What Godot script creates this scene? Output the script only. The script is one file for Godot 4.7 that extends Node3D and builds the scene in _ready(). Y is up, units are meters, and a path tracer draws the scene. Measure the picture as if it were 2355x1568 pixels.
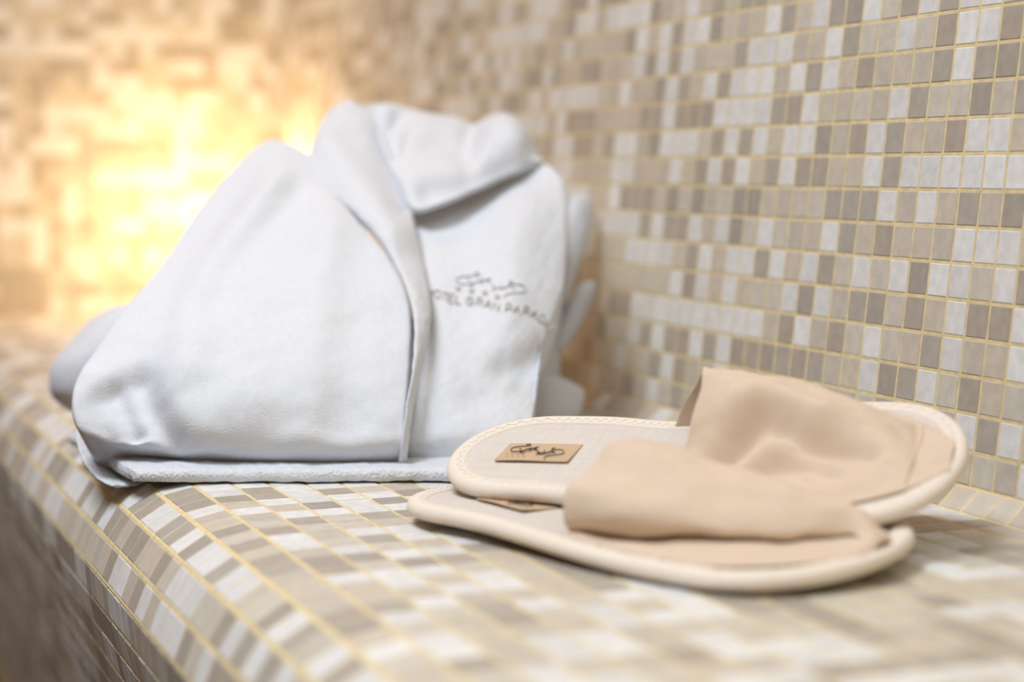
extends Node3D
# A folded hotel bathrobe and a pair of linen slippers on a mosaic-clad bench. Lengths in metres; P is the pitch of the mosaic.
const P := 0.02
var rng := RandomNumberGenerator.new()
var mats := {}
var taken := {}

const ROBE := {
	"left_front": {
		"l": [Vector3(-47.94, 20.23, 25.00), Vector3(-46.59, 19.41, 26.69), Vector3(-44.62, 18.12, 28.59), Vector3(-42.64, 16.55, 30.51), Vector3(-40.23, 14.73, 32.50), Vector3(-37.75, 12.82, 34.36), Vector3(-35.13, 11.15, 36.32), Vector3(-33.46, 9.76, 37.90), Vector3(-31.96, 8.47, 39.33), Vector3(-30.58, 7.15, 40.55), Vector3(-29.19, 6.13, 41.63), Vector3(-28.07, 5.22, 42.32), Vector3(-27.24, 4.28, 42.62), Vector3(-26.70, 3.31, 42.59), Vector3(-26.44, 2.47, 42.15), Vector3(-27.26, 1.65, 41.14)],
		"r": [Vector3(-45.40, 18.97, 22.72), Vector3(-40.92, 16.61, 22.91), Vector3(-37.03, 14.89, 22.23), Vector3(-33.41, 13.25, 21.71), Vector3(-30.32, 11.68, 21.38), Vector3(-27.19, 9.92, 21.56), Vector3(-24.68, 8.21, 22.19), Vector3(-22.48, 6.56, 23.03), Vector3(-20.88, 5.17, 23.71), Vector3(-19.87, 4.00, 24.17), Vector3(-19.04, 2.83, 24.54), Vector3(-18.78, 1.84, 24.68), Vector3(-19.67, 0.87, 24.42), Vector3(-20.76, 0.27, 24.06)],
		"m": [Vector3(-0.02, 0.22, -0.01), Vector3(0.19, 0.02, 0.07), Vector3(0.37, 0.04, 0.15), Vector3(0.56, 0.05, 0.22), Vector3(0.74, 0.07, 0.29), Vector3(0.93, 0.09, 0.37), Vector3(0.93, 0.09, 0.37), Vector3(0.93, 0.09, 0.37), Vector3(0.93, -0.02, 0.37), Vector3(0.94, -0.13, 0.38), Vector3(0.77, -0.26, 0.31), Vector3(0.40, -0.35, 0.16)],
	},
	"right_front": {
		"l": [Vector3(-40.62, 14.75, 17.17), Vector3(-36.50, 13.09, 18.09), Vector3(-32.46, 10.96, 19.33), Vector3(-29.48, 8.90, 20.50), Vector3(-26.58, 6.95, 21.84), Vector3(-24.07, 5.07, 23.06), Vector3(-22.51, 3.41, 23.87), Vector3(-21.44, 1.72, 24.32), Vector3(-21.91, 0.48, 24.18)],
		"r": [Vector3(-41.77, 18.46, 6.10), Vector3(-39.80, 17.52, 5.74), Vector3(-38.07, 16.23, 6.04), Vector3(-35.64, 14.15, 6.99), Vector3(-32.91, 11.87, 8.29), Vector3(-30.63, 9.96, 9.53), Vector3(-28.32, 8.28, 11.20), Vector3(-26.04, 6.81, 12.89), Vector3(-24.15, 5.49, 13.92), Vector3(-22.24, 3.82, 14.95), Vector3(-20.34, 2.21, 16.02), Vector3(-19.60, 0.27, 16.81)],
		"m": [Vector3(-1.49, -0.03, -0.59), Vector3(-0.38, 0.07, -0.15), Vector3(0.74, 0.07, 0.29), Vector3(1.11, 0.11, 0.44), Vector3(1.30, 0.13, 0.52), Vector3(1.30, 0.13, 0.52), Vector3(1.12, 0.05, 0.44), Vector3(0.94, -0.08, 0.37), Vector3(0.57, -0.17, 0.23)],
	},
	"lapel": {
		"l": [Vector3(-51.92, 23.21, 17.97), Vector3(-50.65, 22.34, 19.87), Vector3(-47.73, 20.24, 21.76), Vector3(-44.67, 18.32, 23.22), Vector3(-42.51, 17.14, 23.52), Vector3(-40.03, 16.26, 22.93), Vector3(-36.62, 14.99, 22.27), Vector3(-33.27, 13.60, 21.81), Vector3(-30.24, 12.16, 21.61), Vector3(-27.33, 10.73, 21.71), Vector3(-24.94, 9.26, 22.04), Vector3(-22.89, 7.83, 22.66), Vector3(-20.88, 5.94, 23.52), Vector3(-19.33, 4.07, 24.41), Vector3(-18.51, 2.15, 25.01), Vector3(-19.42, 0.62, 24.94)],
		"r": [Vector3(-51.73, 23.11, 17.52), Vector3(-50.06, 22.23, 16.79), Vector3(-46.21, 20.14, 16.86), Vector3(-43.13, 18.25, 17.19), Vector3(-40.88, 16.88, 17.29), Vector3(-38.70, 15.70, 17.55), Vector3(-35.74, 14.00, 18.13), Vector3(-32.81, 12.37, 18.77), Vector3(-30.29, 11.07, 19.29), Vector3(-27.82, 9.83, 19.89), Vector3(-25.81, 8.61, 20.57), Vector3(-23.50, 7.21, 21.64), Vector3(-21.64, 5.57, 22.79), Vector3(-20.12, 3.95, 23.71), Vector3(-19.10, 2.03, 24.34), Vector3(-19.57, 0.56, 24.27)],
		"m": [Vector3(0.37, 0.04, 0.15), Vector3(0.93, 0.09, 0.37), Vector3(1.11, 0.11, 0.44), Vector3(0.93, 0.09, 0.37), Vector3(0.56, 0.05, 0.22), Vector3(0.37, 0.04, 0.15), Vector3(0.19, 0.02, 0.07), Vector3(0.19, 0.02, 0.07)],
	},
	"collar": {
		"l": [Vector3(-52.05, 22.90, 16.74), Vector3(-52.29, 23.09, 15.11), Vector3(-52.42, 22.88, 13.33), Vector3(-51.89, 22.26, 11.06), Vector3(-51.19, 22.00, 9.37), Vector3(-50.72, 21.53, 8.30), Vector3(-50.39, 21.93, 7.36), Vector3(-49.91, 22.12, 6.12), Vector3(-48.71, 21.37, 5.45), Vector3(-45.99, 19.86, 5.50), Vector3(-43.39, 18.84, 5.73)],
		"r": [Vector3(-42.36, 17.79, 17.54), Vector3(-38.86, 15.88, 17.91), Vector3(-36.58, 15.39, 17.74), Vector3(-36.36, 15.73, 16.56), Vector3(-36.72, 16.16, 15.17), Vector3(-37.17, 16.57, 14.04), Vector3(-37.71, 17.07, 12.55), Vector3(-38.62, 17.63, 10.90), Vector3(-39.51, 18.12, 9.22), Vector3(-40.52, 18.42, 7.87), Vector3(-41.51, 18.58, 6.52)],
		"m": [Vector3(1.11, 0.11, 0.44), Vector3(1.67, 0.16, 0.66), Vector3(1.85, 0.18, 0.74), Vector3(1.85, 0.18, 0.74), Vector3(1.67, 0.16, 0.66), Vector3(1.11, 0.11, 0.44)],
	},
	"back_fold": {
		"l": [Vector3(-48.19, 16.00, 1.13), Vector3(-47.55, 15.09, 1.91), Vector3(-46.38, 13.47, 2.63), Vector3(-45.14, 11.56, 3.23), Vector3(-43.89, 9.67, 3.84), Vector3(-42.91, 8.13, 4.47)],
		"r": [Vector3(-49.04, 16.22, -0.05), Vector3(-48.70, 15.72, -0.79), Vector3(-47.85, 14.06, -0.34), Vector3(-46.92, 12.43, 0.44), Vector3(-45.74, 10.51, 1.75), Vector3(-44.05, 8.03, 3.55)],
		"m": [Vector3(0.56, 0.05, 0.22), Vector3(0.56, 0.05, 0.22)],
	},
	"sleeve_fold": {
		"l": [Vector3(-44.91, 9.41, 2.11), Vector3(-44.30, 8.32, 3.02), Vector3(-43.65, 7.09, 3.87), Vector3(-42.97, 6.02, 4.58), Vector3(-42.24, 4.97, 5.17)],
		"r": [Vector3(-46.06, 9.64, 0.60), Vector3(-45.51, 9.10, 0.44), Vector3(-44.80, 7.75, 1.16), Vector3(-43.86, 6.37, 2.39), Vector3(-43.12, 5.23, 3.53), Vector3(-42.58, 4.72, 4.47)],
		"m": [Vector3(0.56, 0.05, 0.22), Vector3(0.56, 0.05, 0.22)],
	},
	"belt_end": {
		"l": [Vector3(-35.32, 3.92, 9.78), Vector3(-35.22, 2.72, 9.82), Vector3(-35.09, 1.21, 9.88), Vector3(-34.97, -0.29, 9.93)],
		"r": [Vector3(-36.51, 3.64, 7.40), Vector3(-36.45, 2.84, 5.82), Vector3(-36.25, 2.32, 5.43), Vector3(-35.69, 1.41, 5.88), Vector3(-35.37, 0.45, 6.42), Vector3(-35.40, -0.52, 6.74)],
		"m": [Vector3(0.56, 0.05, 0.22), Vector3(0.56, 0.05, 0.22)],
	},
	"side_folds": {
		"l": [Vector3(-48.18, 17.75, 6.10), Vector3(-46.10, 15.16, 6.93), Vector3(-42.06, 11.47, 8.55), Vector3(-38.96, 7.92, 9.79), Vector3(-35.93, 5.13, 11.00), Vector3(-33.88, 2.95, 11.82), Vector3(-31.79, 0.27, 12.66)],
		"r": [Vector3(-48.94, 17.91, 2.55), Vector3(-48.22, 15.41, 1.33), Vector3(-47.02, 12.45, 1.78), Vector3(-45.93, 9.86, 2.39), Vector3(-44.86, 7.30, 3.03), Vector3(-42.99, 4.88, 4.36), Vector3(-41.00, 2.53, 5.38), Vector3(-39.06, -0.68, 6.72)],
		"m": [Vector3(0.37, 0.04, 0.15), Vector3(0.37, 0.04, 0.15)],
	},
	"sleeve": {
		"l": [Vector3(-48.08, 8.43, 36.41), Vector3(-47.99, 8.04, 37.35), Vector3(-47.90, 7.28, 38.41), Vector3(-47.61, 6.06, 39.62), Vector3(-47.48, 4.96, 40.64), Vector3(-47.34, 3.96, 41.07), Vector3(-47.23, 2.82, 41.08), Vector3(-47.18, 2.04, 40.60), Vector3(-46.96, 1.38, 39.67)],
		"r": [Vector3(-45.74, 8.79, 34.77), Vector3(-44.64, 7.66, 35.00), Vector3(-44.05, 6.52, 35.43), Vector3(-43.66, 5.37, 35.83), Vector3(-43.67, 4.18, 36.14), Vector3(-43.68, 2.99, 36.46), Vector3(-44.23, 2.06, 36.98), Vector3(-45.32, 1.48, 37.69)],
		"m": [Vector3(1.11, 0.11, 0.44), Vector3(1.48, 0.14, 0.59), Vector3(1.11, 0.11, 0.44)],
	},
}
const CREASES := {
	"left_front": [
		[0.90, 1.62, [Vector3(-40.91, 16.93, 26.31), Vector3(-38.04, 14.94, 28.58), Vector3(-35.68, 13.32, 30.64), Vector3(-33.30, 11.77, 32.64), Vector3(-30.23, 10.06, 34.05), Vector3(-27.64, 8.14, 35.32), Vector3(-25.65, 6.50, 35.98)]],
		[-0.70, 1.26, [Vector3(-39.32, 16.20, 25.77), Vector3(-36.76, 14.39, 28.02), Vector3(-34.45, 12.79, 30.22), Vector3(-32.09, 11.27, 32.23), Vector3(-29.62, 9.81, 33.51)]],
		[0.64, 1.44, [Vector3(-38.03, 16.06, 23.21), Vector3(-33.37, 13.31, 24.84), Vector3(-28.90, 10.77, 26.79), Vector3(-24.60, 7.89, 28.49), Vector3(-21.51, 5.10, 29.66), Vector3(-19.64, 2.80, 30.39)]],
		[-1.34, 0.76, [Vector3(-25.68, 5.00, 40.39), Vector3(-24.60, 3.96, 40.15), Vector3(-23.41, 2.82, 39.88)]],
		[-1.44, 0.90, [Vector3(-25.48, 5.35, 38.94), Vector3(-24.24, 4.19, 38.69), Vector3(-23.10, 3.16, 38.29), Vector3(-22.88, 2.26, 37.59)]],
		[-0.96, 0.90, [Vector3(-25.55, 4.42, 41.44), Vector3(-24.65, 3.50, 41.36), Vector3(-24.01, 2.68, 41.16)]],
		[-0.80, 1.80, [Vector3(-21.16, 2.53, 33.75), Vector3(-19.87, 2.80, 30.98), Vector3(-19.23, 3.14, 28.54)]],
		[-0.64, 2.16, [Vector3(-42.54, 17.22, 28.94), Vector3(-37.38, 13.85, 32.26), Vector3(-33.26, 11.27, 35.17)]],
		[0.48, 2.16, [Vector3(-28.52, 9.81, 30.75), Vector3(-24.68, 6.96, 32.03), Vector3(-22.17, 4.41, 32.96)]],
	],
	"right_front": [
		[-0.96, 0.90, [Vector3(-19.56, 6.80, 15.39), Vector3(-19.46, 6.21, 17.00), Vector3(-19.73, 6.09, 18.02)]],
		[-0.80, 0.90, [Vector3(-17.80, 4.92, 16.55), Vector3(-18.36, 5.15, 17.30)]],
		[0.70, 1.80, [Vector3(-33.71, 15.44, 11.23), Vector3(-28.33, 12.18, 13.71), Vector3(-23.47, 9.19, 16.25)]],
		[-0.58, 1.80, [Vector3(-31.54, 13.24, 16.45), Vector3(-23.00, 8.24, 19.03), Vector3(-19.24, 4.92, 20.17)]],
	],
	"lapel": [
		[0.96, 1.44, [Vector3(-44.99, 19.95, 22.02), Vector3(-40.80, 17.81, 21.69), Vector3(-36.67, 15.77, 21.11), Vector3(-32.78, 13.83, 20.70)]],
		[-0.64, 1.08, [Vector3(-45.32, 20.91, 17.37), Vector3(-40.09, 18.10, 18.44), Vector3(-35.80, 15.76, 18.93)]],
	],
	"collar": [
		[-1.76, 0.90, [Vector3(-48.29, 22.18, 17.41), Vector3(-46.15, 21.24, 17.50), Vector3(-44.57, 20.59, 17.45)]],
		[-1.28, 0.72, [Vector3(-47.64, 22.17, 15.78), Vector3(-45.85, 21.24, 16.77), Vector3(-44.40, 20.52, 17.41)]],
		[-0.80, 0.90, [Vector3(-47.28, 22.17, 14.88), Vector3(-45.25, 21.07, 16.24), Vector3(-44.26, 20.52, 17.06)]],
		[-1.12, 1.26, [Vector3(-41.94, 19.17, 17.99), Vector3(-41.83, 19.48, 16.25), Vector3(-42.01, 20.01, 14.22), Vector3(-42.21, 20.42, 12.50)]],
		[-1.28, 1.08, [Vector3(-36.60, 16.62, 16.94), Vector3(-36.54, 17.05, 14.59), Vector3(-37.27, 17.94, 12.07), Vector3(-38.45, 19.31, 8.49)]],
		[1.28, 1.44, [Vector3(-42.65, 20.90, 10.66), Vector3(-42.35, 21.06, 8.93), Vector3(-39.73, 19.93, 8.80)]],
		[-1.12, 1.08, [Vector3(-43.56, 21.23, 10.99), Vector3(-41.59, 20.26, 11.90), Vector3(-40.46, 19.47, 12.82)]],
	],
}
const EMBLEM := [
	[0.0130, [Vector2(0.298, 0.639), Vector2(0.312, 0.580), Vector2(0.337, 0.503), Vector2(0.377, 0.428), Vector2(0.423, 0.417), Vector2(0.488, 0.465)]],
	[0.0047, [Vector2(0.274, 0.206), Vector2(0.297, 0.153), Vector2(0.332, 0.177), Vector2(0.334, 0.250), Vector2(0.263, 0.293), Vector2(0.174, 0.338), Vector2(0.129, 0.402), Vector2(0.117, 0.485), Vector2(0.144, 0.579), Vector2(0.199, 0.625), Vector2(0.254, 0.613), Vector2(0.299, 0.574)]],
	[0.0065, [Vector2(0.230, 0.445), Vector2(0.260, 0.465), Vector2(0.299, 0.574)]],
	[0.0065, [Vector2(0.290, 0.697), Vector2(0.305, 0.638), Vector2(0.315, 0.588)]],
	[0.0056, [Vector2(0.392, 0.577), Vector2(0.398, 0.494), Vector2(0.395, 0.421)]],
	[0.0056, [Vector2(0.409, 0.419), Vector2(0.442, 0.365), Vector2(0.471, 0.312)]],
	[0.0130, [Vector2(0.506, 0.569), Vector2(0.555, 0.651), Vector2(0.603, 0.669), Vector2(0.646, 0.630), Vector2(0.681, 0.552), Vector2(0.700, 0.451)]],
	[0.0056, [Vector2(0.528, 0.761), Vector2(0.552, 0.725), Vector2(0.565, 0.658)]],
	[0.0056, [Vector2(0.598, 0.498), Vector2(0.600, 0.567), Vector2(0.602, 0.653)]],
	[0.0065, [Vector2(0.664, 0.407), Vector2(0.688, 0.363), Vector2(0.713, 0.376)]],
	[0.0065, [Vector2(0.692, 0.534), Vector2(0.731, 0.589), Vector2(0.764, 0.630)]],
	[0.0047, [Vector2(0.703, 0.483), Vector2(0.760, 0.442), Vector2(0.817, 0.451), Vector2(0.862, 0.526), Vector2(0.877, 0.630), Vector2(0.849, 0.707), Vector2(0.770, 0.768), Vector2(0.702, 0.838), Vector2(0.679, 0.944), Vector2(0.704, 1.022)]],
]
const STARS := [Vector2(0.136, 0.797), Vector2(0.214, 0.806), Vector2(0.289, 0.799), Vector2(0.365, 0.809)]
const CHEST := Vector3(-28.52, 10.65, 15.46)
const CHEST_EMBLEM := [Vector2(6.171, -0.642), Vector2(-0.672, -1.802), Vector2(-2.742, 1.366)]
const LETTERS := [["H", Vector2(-3.947, -0.451), -12], ["O", Vector2(-3.468, -0.592), -14], ["T", Vector2(-3.017, -0.733), -14], ["E", Vector2(-2.594, -0.874), -13], ["L", Vector2(-2.114, -0.959), -12], ["G", Vector2(-1.381, -1.043), -11], ["R", Vector2(-0.761, -1.128), -12], ["A", Vector2(-0.197, -1.269), -14], ["N", Vector2(0.338, -1.438), -12], ["P", Vector2(1.128, -1.522), -10], ["A", Vector2(1.663, -1.607), -12], ["R", Vector2(2.255, -1.692), -16], ["A", Vector2(2.791, -1.889), -26], ["D", Vector2(3.270, -2.199), -38], ["I", Vector2(3.609, -2.481), -48], ["S", Vector2(3.862, -2.791), -58]]
const FRONT_UPPER := {
	"x": [6.65, 8.06, 9.8, 11.4, 12.5, 13.1, 13.4],
	"lip": [-0.1, -0.05, 0, 0, 0, 0, 0, 0, 0, -0.1, -0.3, -0.6],
	"label": [Vector2(3.3, 0.49), 0.256, 0.05],
	"skew": 0.0,
	"seam": 0.92,
	"dents": [[0.10, 0.8, [Vector3(8.0, 1.5, 0.9), Vector3(9.8, 1.2, 0.4)]], [-0.12, 0.4, [Vector3(6.7, 1.2, 2.0), Vector3(7.7, 1.3, 1.6), Vector3(8.6, 1.3, 1.6)]]],
	"rows": [
		[Vector2(3.35, .2), Vector2(3.0, .23), Vector2(2.45, .26), Vector2(2.6, .55), Vector2(2.55, 1.05), Vector2(2.27, 1.5), Vector2(1.4, 1.72), Vector2(.8, 2.0), Vector2(.1, 2.1), Vector2(-.4, 2.0), Vector2(-.75, 1.4), Vector2(-.95, .2)],
		[Vector2(3.45, .2), Vector2(3.0, .24), Vector2(2.1, .27), Vector2(2.55, .6), Vector2(2.65, 1.0), Vector2(2.35, 1.4), Vector2(1.5, 1.75), Vector2(.8, 1.95), Vector2(.1, 2.0), Vector2(-.4, 1.85), Vector2(-.8, 1.2), Vector2(-1.0, .2)],
		[Vector2(3.4, .2), Vector2(2.5, .25), Vector2(1.3, .29), Vector2(1.75, .5), Vector2(1.78, .8), Vector2(1.45, 1.1), Vector2(.9, 1.35), Vector2(.4, 1.5), Vector2(-.1, 1.53), Vector2(-.5, 1.4), Vector2(-.9, .9), Vector2(-1.15, .2)],
		[Vector2(2.85, .2), Vector2(1.8, .24), Vector2(.5, .28), Vector2(.85, .45), Vector2(.85, .65), Vector2(.6, .9), Vector2(.3, 1.12), Vector2(0, 1.28), Vector2(-.4, 1.28), Vector2(-.8, 1.0), Vector2(-1.1, .6), Vector2(-1.3, .2)],
		[Vector2(2.0, .2), Vector2(1.0, .24), Vector2(-.3, .28), Vector2(-.15, .4), Vector2(-.18, .55), Vector2(-.3, .75), Vector2(-.45, .9), Vector2(-.6, .93), Vector2(-.8, .85), Vector2(-1.0, .65), Vector2(-1.25, .4), Vector2(-1.6, .2)],
		[Vector2(1.2, .2), Vector2(.7, .23), Vector2(.25, .27), Vector2(.05, .31), Vector2(-.08, .36), Vector2(-.2, .4), Vector2(-.32, .42), Vector2(-.45, .41), Vector2(-.6, .37), Vector2(-.75, .32), Vector2(-.9, .27), Vector2(-1.1, .2)],
		[Vector2(.6, .2), Vector2(.4, .22), Vector2(.2, .24), Vector2(.1, .26), Vector2(0, .27), Vector2(-.1, .28), Vector2(-.2, .28), Vector2(-.3, .27), Vector2(-.35, .26), Vector2(-.4, .25), Vector2(-.5, .22), Vector2(-.6, .2)],
	],
}
const REAR_UPPER := {
	"x": [7.0, 7.9, 9.0, 10.3, 11.5, 12.5, 13.35],
	"lip": [-0.3, -0.2, -0.1, 0, 0.1, 0.15, 0.2, 0.1, 0, -0.4, -0.9, -1.2],
	"label": [Vector2(2.55, 0.13), 0.0, 0.03],
	"skew": 0.1,
	"seam": 0.84,
	"dents": [[-0.52, 0.33, [Vector3(7.7, 0.8, 1.8), Vector3(8.3, 0.8, 0.7), Vector3(8.85, 0.8, -0.05), Vector3(9.9, 0.8, 0.35), Vector3(11.4, 0.8, 0.55)]], [0.26, 0.4, [Vector3(8.2, 0.8, 0.0), Vector3(8.9, 0.8, -0.65), Vector3(10.2, 0.8, -0.25)]], [0.24, 0.4, [Vector3(8.3, 0.6, 1.4), Vector3(9.2, 0.6, 0.75)]], [-0.32, 0.3, [Vector3(8.5, 0.5, 1.9), Vector3(9.2, 0.5, 1.35), Vector3(10.0, 0.5, 1.15), Vector3(10.7, 0.5, 1.5)]], [-0.09, 0.14, [Vector3(12.25, 0.3, -1.8), Vector3(12.5, 0.3, 0), Vector3(12.75, 0.3, 1.7)]]],
	"rows": [
		[Vector2(2.95, .2), Vector2(2.4, .33), Vector2(1.8, .5), Vector2(1.2, .8), Vector2(.7, 1.15), Vector2(.2, 1.6), Vector2(-.3, 1.95), Vector2(-.8, 2.15), Vector2(-1.2, 2.05), Vector2(-1.5, 1.5), Vector2(-1.7, .8), Vector2(-1.9, .2)],
		[Vector2(3.0, .2), Vector2(2.4, .33), Vector2(1.8, .42), Vector2(1.2, .58), Vector2(.7, .85), Vector2(.2, 1.3), Vector2(-.3, 1.7), Vector2(-.8, 1.95), Vector2(-1.25, 1.88), Vector2(-1.6, 1.35), Vector2(-1.9, .75), Vector2(-2.1, .2)],
		[Vector2(3.0, .2), Vector2(2.4, .32), Vector2(1.8, .4), Vector2(1.2, .5), Vector2(.7, .72), Vector2(.2, 1.0), Vector2(-.3, 1.33), Vector2(-.8, 1.58), Vector2(-1.3, 1.58), Vector2(-1.8, 1.15), Vector2(-2.2, .65), Vector2(-2.45, .2)],
		[Vector2(2.95, .2), Vector2(2.4, .32), Vector2(1.8, .44), Vector2(1.2, .55), Vector2(.7, .68), Vector2(.2, .88), Vector2(-.3, 1.12), Vector2(-.8, 1.3), Vector2(-1.3, 1.28), Vector2(-1.8, .95), Vector2(-2.2, .5), Vector2(-2.6, .2)],
		[Vector2(2.4, .2), Vector2(1.95, .3), Vector2(1.5, .42), Vector2(1, .53), Vector2(.6, .62), Vector2(.2, .7), Vector2(-.3, .8), Vector2(-.8, .8), Vector2(-1.2, .72), Vector2(-1.6, .5), Vector2(-2, .3), Vector2(-2.35, .2)],
		[Vector2(1.7, .2), Vector2(1.4, .24), Vector2(1.1, .28), Vector2(.8, .31), Vector2(.5, .33), Vector2(.1, .34), Vector2(-.3, .34), Vector2(-.6, .33), Vector2(-.9, .3), Vector2(-1.2, .28), Vector2(-1.45, .25), Vector2(-1.7, .2)],
		[Vector2(.7, .2), Vector2(.55, .23), Vector2(.4, .25), Vector2(.3, .26), Vector2(.2, .27), Vector2(.1, .27), Vector2(-.1, .27), Vector2(-.2, .27), Vector2(-.3, .26), Vector2(-.4, .25), Vector2(-.55, .23), Vector2(-.7, .2)],
	],
}

func _ready():
	rng.seed = 7
	# ---- camera, sky, lights, exposure
	var cam := Camera3D.new()
	cam.name = "camera"
	cam.transform = Transform3D(Basis(Vector3(0.36968615, -0.00152324, -0.92915544), Vector3(-0.08361023, 0.99588724, -0.03489892), Vector3(0.9253872, 0.09058855, 0.36803837)), Vector3(43.0529, 9.08665, 29.80812) * P)
	var lens := CameraAttributesPhysical.new()
	lens.frustum_focal_length = 66.78
	lens.exposure_aperture = 3.4
	lens.frustum_focus_distance = 52.5 * P
	lens.frustum_near = 0.02
	lens.frustum_far = 50.0
	cam.attributes = lens
	cam.current = true
	add_child(cam)
	var env := Environment.new()
	env.background_mode = Environment.BG_COLOR
	env.background_color = Color(0.55, 0.52, 0.48)
	env.tonemap_mode = Environment.TONE_MAPPER_LINEAR
	env.tonemap_exposure = 1.16
	env.sdfgi_enabled = true
	env.ssao_enabled = true
	env.ssil_enabled = true
	var we := WorldEnvironment.new()
	we.name = "environment"
	we.environment = env
	add_child(we)
	area_light("unseen_key_light", Vector3(0.2, 1.84, 1.1), Vector2(0.8, 0.8), KEY_ENERGY, KEY_COLOR)  # out of view overhead, placed to light bench, side wall and robe
	area_light("unseen_cool_light", Vector3(1.5, 1.84, 0.85), Vector2(0.6, 0.6), FILL_ENERGY, FILL_COLOR)  # out of view behind the camera, placed to light robe and slippers coolly
	area_light("unseen_warm_light", Vector3(-1.2, 1.84, 0.45), Vector2(0.3, 0.3), WARM_ENERGY, WARM_COLOR)  # out of view above, placed to spread warm light over the far end
	make_materials()
	# ---- the room
	room()
	build_wall_right()
	build_wall_back()
	build_bench()
	# ---- the things
	unseen_ceiling_panel(Vector3(0.2, 1.85, 1.1), 0.8, "square white ceiling light panel above the middle of the room", KEY_COLOR)
	unseen_ceiling_panel(Vector3(1.5, 1.85, 0.85), 0.6, "smaller square ceiling light panel near the doorway end", FILL_COLOR)
	unseen_ceiling_panel(Vector3(-1.2, 1.85, 0.45), 0.3, "small warm ceiling light panel over the far end of the bench", WARM_COLOR)
	unseen_wall_lamp()
	build_robe()
	slipper("slipper", FRONT_POSE, FRONT_UPPER, false, "nearer beige linen slipper, lying flat on the tiles in front of the tilted one")
	slipper("slipper", REAR_POSE, REAR_UPPER, true, "beige linen slipper tilted up towards the mosaic wall, its tan lizard label fully visible")

const KEY_ENERGY := 3.75
const KEY_COLOR := Color(0.92, 0.96, 1.0)
const FILL_ENERGY := 0.85
const FILL_COLOR := Color(0.86, 0.93, 1.0)
const WARM_ENERGY := 0.5
const WARM_COLOR := Color(1.0, 0.69, 0.34)
const LAMP_COLOR := Color(1.0, 0.84, 0.62)
const LAMP_ENERGY := 0.074

# ------------------------------------------------------------------ small helpers
func numbered(n: String) -> String:
	var k: int = taken.get(n, 0)
	taken[n] = k + 1
	return n if k == 0 else "%s_%03d" % [n, k]

func thing(called, label, category, at := Vector3.ZERO, group := "") -> Node3D:
	var o := Node3D.new()
	o.name = numbered(called)
	o.position = at
	add_child(o)
	o.set_meta("label", label)
	o.set_meta("category", category)
	if group != "":
		o.set_meta("group", group)
	return o

func part(called: String, mesh: Mesh, mat: Material, parent: Node, xf := Transform3D.IDENTITY) -> MeshInstance3D:
	var o := MeshInstance3D.new()
	o.name = called
	o.mesh = mesh
	o.material_override = mat
	o.transform = xf
	o.cast_shadow = GeometryInstance3D.SHADOW_CASTING_SETTING_ON
	parent.add_child(o, true)
	return o

func structure(called: String, mesh: Mesh, mat: Material, label: String) -> MeshInstance3D:
	var o := part(called, mesh, mat, self)
	o.set_meta("kind", "structure")
	o.set_meta("label", label)
	return o

func area_light(called, at, size, energy, color):
	var l := AreaLight3D.new()
	l.name = called
	l.area_size = size
	l.light_energy = energy
	l.light_color = color
	l.shadow_enabled = true
	l.set("area_range", 12.0)
	l.transform = Transform3D(Basis(Vector3.RIGHT, -PI / 2), at)
	add_child(l)

func box_mesh(size: Vector3) -> BoxMesh:
	var b := BoxMesh.new()
	b.size = size
	return b

func from_arrays(v: PackedVector3Array, n: PackedVector3Array, idx: PackedInt32Array) -> ArrayMesh:
	var a := []
	a.resize(Mesh.ARRAY_MAX)
	a[Mesh.ARRAY_VERTEX] = v
	a[Mesh.ARRAY_NORMAL] = n
	a[Mesh.ARRAY_INDEX] = idx
	var m := ArrayMesh.new()
	m.add_surface_from_arrays(Mesh.PRIMITIVE_TRIANGLES, a)
	return m

# a grid of points, rows of equal length; «wrap» closes each row into a ring
func grid_mesh(g: Array, wrap: bool, facing := Vector3.ZERO) -> ArrayMesh:
	var rows := g.size()
	var cols: int = g[0].size()
	var v := PackedVector3Array()
	var n := PackedVector3Array()
	var idx := PackedInt32Array()
	for i in rows:
		var up: PackedVector3Array = g[maxi(i - 1, 0)]
		var dn: PackedVector3Array = g[mini(i + 1, rows - 1)]
		var me: PackedVector3Array = g[i]
		for j in cols:
			var jl := (j + cols - 1) % cols if wrap else maxi(j - 1, 0)
			var jr := (j + 1) % cols if wrap else mini(j + 1, cols - 1)
			var nn := (dn[j] - up[j]).cross(me[jr] - me[jl])
			v.append(me[j])
			n.append(nn.normalized() if nn.length() > 1e-12 else Vector3.UP)
	for i in rows - 1:
		for j in (cols if wrap else cols - 1):
			var a := i * cols + j
			var b := i * cols + (j + 1) % cols
			idx.append_array([a, b, a + cols, b, b + cols, a + cols])
	# faces must look outwards: towards «facing», or away from the inside of a closed shape
	var out := 0.0
	if facing != Vector3.ZERO:
		for q in n:
			out += q.dot(facing)
	else:
		var mid := v[0]
		for k in range(0, idx.size(), 3):
			out -= (v[idx[k]] - mid).dot((v[idx[k + 1]] - mid).cross(v[idx[k + 2]] - mid))
	if out < 0.0:
		for k in n.size():
			n[k] = -n[k]
		idx.reverse()
	return from_arrays(v, n, idx)

func smooth(c: Array, t: float) -> Vector3:
	var n := c.size() - 1
	var f := clampf(t, 0.0, 1.0) * n
	var i := mini(int(f), n - 1)
	var p0: Vector3 = c[maxi(i - 1, 0)]
	var p1: Vector3 = c[i]
	var p2: Vector3 = c[i + 1]
	var p3: Vector3 = c[mini(i + 2, n)]
	return p1.cubic_interpolate(p2, p0, p3, f - i)

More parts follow.
